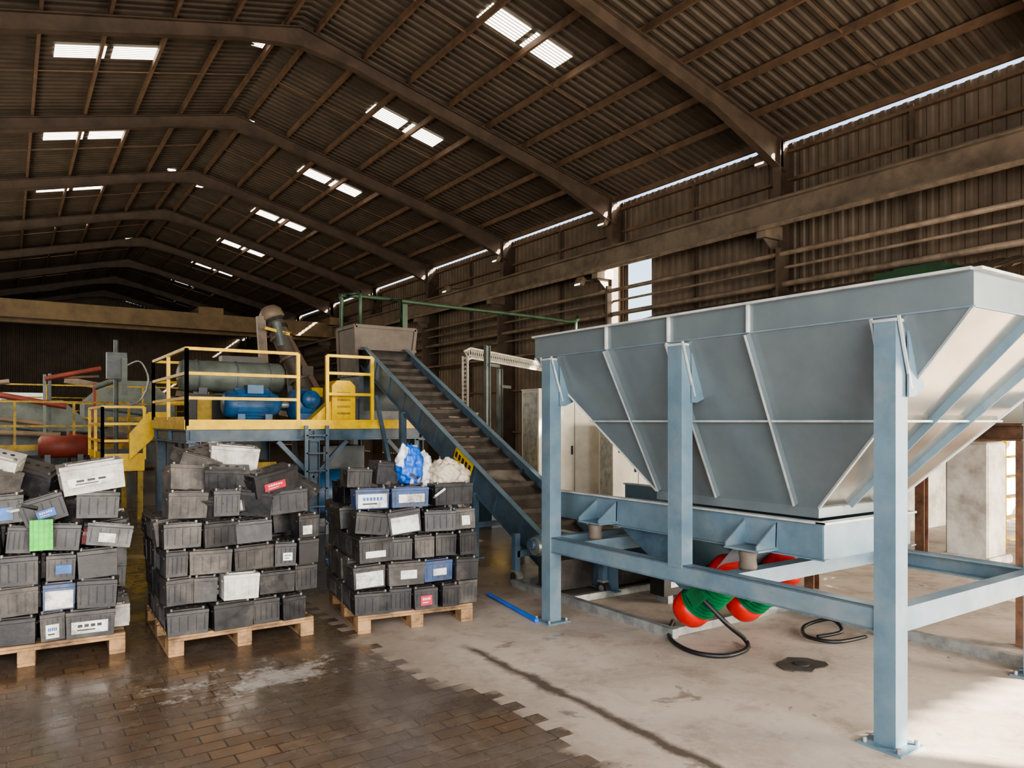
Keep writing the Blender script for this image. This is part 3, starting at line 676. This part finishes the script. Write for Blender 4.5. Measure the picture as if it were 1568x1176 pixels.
pl=MB('concrete_pillar'); pl.box((9.1,3.95,.68),(.45,.45,1.36),M_white); pl.box((9.1,3.95,.05),(.55,.55,.1),M_white); pl.bevel=.02; pl.build()
rf=MB('rusty_steel_frame')
for x,y in ((5.95,2.25),(8.4,4.2),(8.0,2.2),(6.35,4.2)):
    rf.ibeam((x,y,0),(x,y,1.46),.1,.1,M_rust,t=.012,up=(1,0,0))
for a,b_ in (((5.95,2.25,1.52),(8.0,2.2,1.52)),((6.35,4.2,1.52),(9.3,4.2,1.52)),((5.95,2.25,1.52),(6.35,4.2,1.52)),((8.0,2.2,1.52),(8.4,4.2,1.52))): rf.ibeam(a,b_,.1,.12,M_rust,t=.012)
rf.build()
ys=MB('yellow_ladder')
for o_ in (0,.5):
    ys.bar((10.2+o_,4.1,.0),(11.2+o_,4.5,1.5),.05,.08,M_yel)
for i in range(6): ys.bar((10.2+i/6+.1,4.14+i*.067,.12+i*.25),(10.7+i/6+.1,4.14+i*.067,.12+i*.25),.14,.02,M_yel)
ys.build()
lw=MB('low_block_wall'); lw.b2(10.5,15.6,5.6,5.8,0,1.25,M_white); lw.b2(12.5,15.6,9.0,9.2,0,2.4,M_white); lw.build()
gu=MB('green_ventilation_unit'); gu.b2(14.5,15.3,6.8,8.2,4.42,4.58,M_dgreen); gu.b2(14.7,15.1,7.0,7.9,4.58,4.66,M_dgreen); gu.b2(14.6,15.2,6.9,7.0,4.34,4.42,M_raft); gu.build()

# ------------------------------------------------------------ batteries
def battery(B_,M_,s_,mat,lab,rnd):
    L,W,H=s_; keep=B_.M; B_.M=keep@M_
    hb=H*.8
    B_.box((0,0,hb/2),(L,W,hb),mat,taper=.965); B_.box((0,0,hb+H*.07),(L*1.012,W*1.015,H*.13),mat)
    B_.box((0,0,H*.95),(L*.8,W*.62,H*.06),mat)
    for sx in (-.38,.38): B_.cyl((L*sx,-W*.28,H*.93),(L*sx,-W*.28,H*1.03),.011,M_lead,seg=8)
    for i in range(3): B_.cyl((L*(-.22+.22*i),W*.05,H*.98),(L*(-.22+.22*i),W*.05,H*1.0),.014,L_K,seg=8)
    if rnd.random()<.6:
        for sy in (-1,1):
            for i in range(5): B_.box((L*(-.4+.2*i),sy*W*.5,hb*.55),(.006,.006,hb*.75),mat)
    for sx in (-1,1): B_.box((sx*L*.5,0,hb*.86),(.012,W*.5,.012),mat)
    if lab:
        full=rnd.random()<.3
        wl=L*(.86 if full else rnd.uniform(.35,.75)); hl=hb*(.82 if full else rnd.uniform(.3,.6)); lx=0 if full else L*rnd.uniform(-.1,.1); hz=hb*(.48 if full else rnd.uniform(.4,.58))
        for sy in (-1,1):
            B_.box((lx,sy*(W*.5+.003),hz),(wl,.004,hl),lab[0])
            if rnd.random()<.7:
                nn=rnd.choice([3,4,5,6]); ww=wl*.7/nn
                for k in range(nn):
                    B_.box((lx-wl*.35+ww*(k+.5),sy*(W*.5+.006),hz+hl*.15),(ww*.7,.003,hl*.24),lab[1])
                B_.box((lx-wl*.1,sy*(W*.5+.006),hz-hl*.2),(wl*.5,.003,hl*.1),lab[2])
    B_.M=keep
LABS=[(L_W,L_B,L_K),(L_W,L_K,L_K),(L_B,L_W,L_W),(L_R,L_W,L_W),(L_W,L_R,L_B),(L_Y,L_R,L_K),(L_W,L_W,L_W)]
def stack(ox,oy,ang,W,D,seed,levels=5,heap=8):
    rnd=random.Random(seed); Mx=Matrix.Translation((ox,oy,0))@Matrix.Rotation(ang,4,'Z')
    P_=MB('wooden_pallet',bevel=.004); P_.M=Mx
    for x in (.05,W/2,W-.05):
        for y in (.07,D/2,D-.07): P_.b2(x-.05,x+.05,y-.07,y+.07,.022,.1,M_wood)
        P_.b2(x-.05,x+.05,0,D,.0,.022,M_wood)
    for y in (.05,D/2,D-.05): P_.b2(0,W,y-.05,y+.05,.1,.12,M_wood)
    for i in range(8): y=.05+i*(D-.1)/7; P_.b2(0,W,y-.045,y+.045,.12,.14,M_wood)
    P_.build()
    S=MB('battery_stack',bevel=.005); S.M=Mx
    def pick():
        r_=rnd.random()
        m=B_D if r_<.55 else B_D2 if r_<.80 else B_D3 if r_<.93 else B_W if r_<.965 else B_B
        l=rnd.choice(LABS) if rnd.random()<.27 else None
        return m,l
    z=.142
    for lv in range(levels):
        hgt=.195+rnd.uniform(0,.006); y=.0; row=0; last=(lv==levels-1)
        ox_=rnd.uniform(-.03,.02)
        while y<D-.12:
            x=-.02+ox_; endon=(row+lv)%2==1 if row not in (0,) else False
            dep=rnd.uniform(.17,.19) if not endon else .24
            while x<W-.05:
                side=(not endon) and rnd.random()<.5
                wd=rnd.uniform(.235,.30) if (side) else rnd.uniform(.15,.20)
                if x+wd>W+.06:
                    wd=max(.15,W+.04-x)
                    if W-x<.12: break
                mt_,lb=pick(); hh=hgt*rnd.uniform(.84,1.0)*(rnd.uniform(.85,1.08) if last else 1)
                jx=rnd.uniform(-.008,.008); jy=rnd.uniform(-.04,.025) if row==0 else rnd.uniform(-.005,.005)
                rz=rnd.uniform(-.12,.12) if row==0 else rnd.uniform(-.04,.04)
                if dep<.2 or side: sz=(wd-.008,dep,hh); R_=Matrix.Rotation(rz,4,'Z')
                else: sz=(dep,wd-.008,hh); R_=Matrix.Rotation(math.pi/2+rz,4,'Z')
                M_=Matrix.Translation((x+wd/2+jx,y+dep/2+jy,z))@R_@Matrix.Rotation(rnd.uniform(-.03,.03),4,'Y')
                if last: M_=M_@Matrix.Rotation(rnd.uniform(-.1,.1),4,'X')@Matrix.Rotation(rnd.uniform(-.14,.14),4,'Y')
                if not (last and rnd.random()<.15): 
                    battery(S,M_,sz,mt_,lb,rnd)
                x+=wd+.003
            y+=dep+.006; row+=1
        z+=hgt
    for i in range(heap):
        x=rnd.uniform(.12,W-.15); y=rnd.uniform(.12,D-.2)
        lift=0 if i<heap*.6 else .13
        if lift: x=W/2+(x-W/2)*.5; y=D/2+(y-D/2)*.6
        mt_,lb=pick()
        M_=Matrix.Translation((x,y,z-.01+lift))@Matrix.Rotation(rnd.uniform(-1.4,1.4),4,'Z')@Matrix.Rotation(rnd.uniform(-.5,.5),4,'X')@Matrix.Rotation(rnd.uniform(-.5,.5),4,'Y')
        battery(S,M_,(rnd.uniform(.2,.28),.17,.19),mt_,lb,rnd)
    for i in range(16):
        x=rnd.uniform(.1,W-.1); y=rnd.uniform(.08,D-.2)
        R_=(Matrix.Rotation(rnd.uniform(-3,3),3,'Z')@Matrix.Rotation(rnd.uniform(-.7,.7),3,'X')@Matrix.Rotation(rnd.uniform(-.6,.6),3,'Y'))
        S.box((x,y,z+rnd.uniform(.05,.26)),(rnd.uniform(.1,.26),rnd.uniform(.05,.17),.018),rnd.choice([B_D3,B_D2,B_W,B_D]),R_)
    return S,z,rnd,Mx
def put(S,x,y,z,rz,rx,ry,sz,mt_,lb,rnd):
    battery(S,Matrix.Translation((x,y,z))@Matrix.Rotation(rz,4,'Z')@Matrix.Rotation(rx,4,'X')@Matrix.Rotation(ry,4,'Y'),sz,mt_,lb,rnd)
S,z,rnd,Mx=stack(-.47,5.78,math.radians(-3),1.15,1.1,11,4,5)
for a in ((.98,.12,z,.0,.0,0.05,(.26,.17,.19),B_D,None),(.70,.10,z,-.05,.05,-.3,(.26,.17,.18),B_D,LABS[2]),(.42,.10,z,.1,0,-.05,(.28,.17,.19),B_D,LABS[2]),(.14,.1,z,.1,0,-.05,(.28,.17,.19),B_D2,None),
    (.96,.12,z+.19,.1,.05,-.14,(.38,.22,.21),B_W,(L_W,L_K,L_K)),(.35,.2,z+.17,.5,.2,.1,(.3,.2,.2),B_D3,None),(.6,.5,z+.17,-.5,.3,.3,(.3,.2,.2),B_D2,None),(.1,.3,z+.17,.3,.1,.1,(.3,.2,.2),B_D,None),(.2,.5,z+.34,.3,.3,.2,(.3,.2,.16),B_D3,None),(.42,.25,z+.33,-.3,.3,.3,(.22,.18,.13),B_W,None)):
    put(S,*a,rnd)
S.M=Mx; S.box((.66,-.055,.86),(.13,.03,.2),B_G)
for i in range(4): S.box((.66,-.072,.79+i*.045),(.13,.006,.008),B_G)
for i in range(4): S.box((.615+i*.03,-.072,.86),(.006,.006,.2),B_G)
S.build()
S,z,rnd,Mx=stack(.90,5.42,math.radians(-1),1.0,1.15,23,4,8)
for a in ((.12,.12,z,.1,0,.05,(.26,.17,.19),B_D3,None),(.38,.1,z,.0,0,.03,(.18,.17,.19),B_D2,None),(.58,.12,z,-.3,.2,.1,(.26,.17,.19),B_D,None),(.82,.12,z-.01,.05,.0,-.06,(.30,.17,.18),B_D2,None),
    (.42,.22,z+.17,-.2,.2,.05,(.30,.19,.18),B_D,None),(.72,.12,z+.15,.3,.1,-.2,(.36,.2,.18),B_D,LABS[3]),(.15,.25,z+.17,.2,-.2,.1,(.27,.17,.19),B_D3,None),
    (.3,.5,z+.3,.6,.2,-.2,(.28,.18,.18),B_D3,None),(.50,.40,z+.30,-.1,.1,.1,(.34,.2,.2),B_W,None),(.92,.3,z+.08,-.5,.2,.6,(.3,.18,.18),B_D2,None),(.5,.3,z+.12,.2,-.3,.1,(.28,.18,.18),B_D2,None),(.22,.35,z+.34,.2,.2,.3,(.3,.2,.1),B_D3,None)):
    put(S,*a,rnd)
S.build()
S,z,rnd,Mx=stack(2.17,5.21,math.radians(-9),.93,1.05,38,4,2)
for a in ((.12,.12,z,.0,0,.0,(.26,.17,.16),B_B,LABS[0]),(.42,.12,z,.0,0,.0,(.3,.17,.16),B_B,LABS[1]),(.78,.14,z,.05,0,.0,(.33,.2,.18),B_D,None),(.2,.4,z,.0,0,.0,(.26,.17,.19),B_D,None),(.6,.4,z,.0,0,.0,(.3,.2,.19),B_D2,None),(.1,.65,z,.4,0,.0,(.26,.17,.19),B_D,None),(.5,.7,z,.4,0,.0,(.26,.17,.19),B_D3,None),
    (.03,.2,z+.16,.1,0,.05,(.2,.17,.15),B_D,None),(.3,.3,z+.17,.2,.1,.1,(.27,.17,.18),B_D2,None)):
    put(S,*a,rnd)
S.build()
bg=MB('blue_white_plastic_bag'); bg.M=Mx; bg.blob((.46,.20,z+.31),(.12,.12,.19),BagB,1,.2,2.0); bg.blob((.60,.26,z+.26),(.08,.1,.17),BagW,2,.22,2.2); bg.build()
bg=MB('beige_sack'); bg.M=Mx; bg.blob((.76,.18,z+.24),(.15,.13,.13),BagT,5,.2,2.0); bg.blob((.88,.20,z+.19),(.10,.12,.14),BagT,6,.2,2.0); bg.build()

# ------------------------------------------------------------ light
sc_=bpy.context.scene
sc_.view_settings.look='AgX - Medium High Contrast'
wd=bpy.data.worlds.new('World'); sc_.world=wd; wd.use_nodes=True; nt=wd.node_tree; bg_=nt.nodes['Background']
sky=nt.nodes.new('ShaderNodeTexSky'); sky.sky_type='NISHITA'; sky.sun_disc=False; sky.sun_elevation=math.radians(27); sky.sun_rotation=math.radians(150); sky.dust_density=4
nt.links.new(sky.outputs[0],bg_.inputs[0]); bg_.inputs[1].default_value=.7
sd=bpy.data.lights.new('sun','SUN'); sd.energy=52; sd.angle=.01; sd.color=(1,.9,.76)
so=bpy.data.objects.new('sun',sd); sc_.collection.objects.link(so)
dirv=Vector((-.6,.8,-.47)); so.rotation_euler=dirv.to_track_quat('-Z','Y').to_euler(); so.location=(20,-25,20)
def area(name,loc,tgt,sx,sy,p_,col):
    l=bpy.data.lights.new(name,'AREA'); l.shape='RECTANGLE'; l.size=sx; l.size_y=sy; l.energy=p_; l.color=col
    o_=bpy.data.objects.new(name,l); sc_.collection.objects.link(o_); o_.location=loc; o_.rotation_euler=(Vector(tgt)-Vector(loc)).to_track_quat('-Z','Y').to_euler(); return o_
area('door_daylight',(0,-5.6,2.9),(1.5,6,2.0),8,4.6,1650,(1,.99,.96))
area('left_fill',(-4.1,1,2.6),(5,6,1.6),7,4,560,(.98,.98,1))  # fill lamp added at the closed, unseen left wall for the hopper front
area('right_door_daylight',(12.5,-5.6,2.4),(7,8,3.0),5,4.2,1500,(1,.93,.83))
area('far_hall_fill',(-4.2,34,4.2),(8,36,4.6),36,4,2300,(1,.88,.70))  # added out-of-view fill that lifts the far hall; wall_left has no opening

cam=bpy.data.cameras.new('cam'); co=bpy.data.objects.new('camera',cam); sc_.collection.objects.link(co); sc_.camera=co
cam.sensor_width=36; cam.lens=36*1130/1568; cam.shift_y=57/1568; cam.clip_end=500
co.location=(0,0,1.6); co.rotation_euler=(math.radians(90),0,math.radians(-34.4))
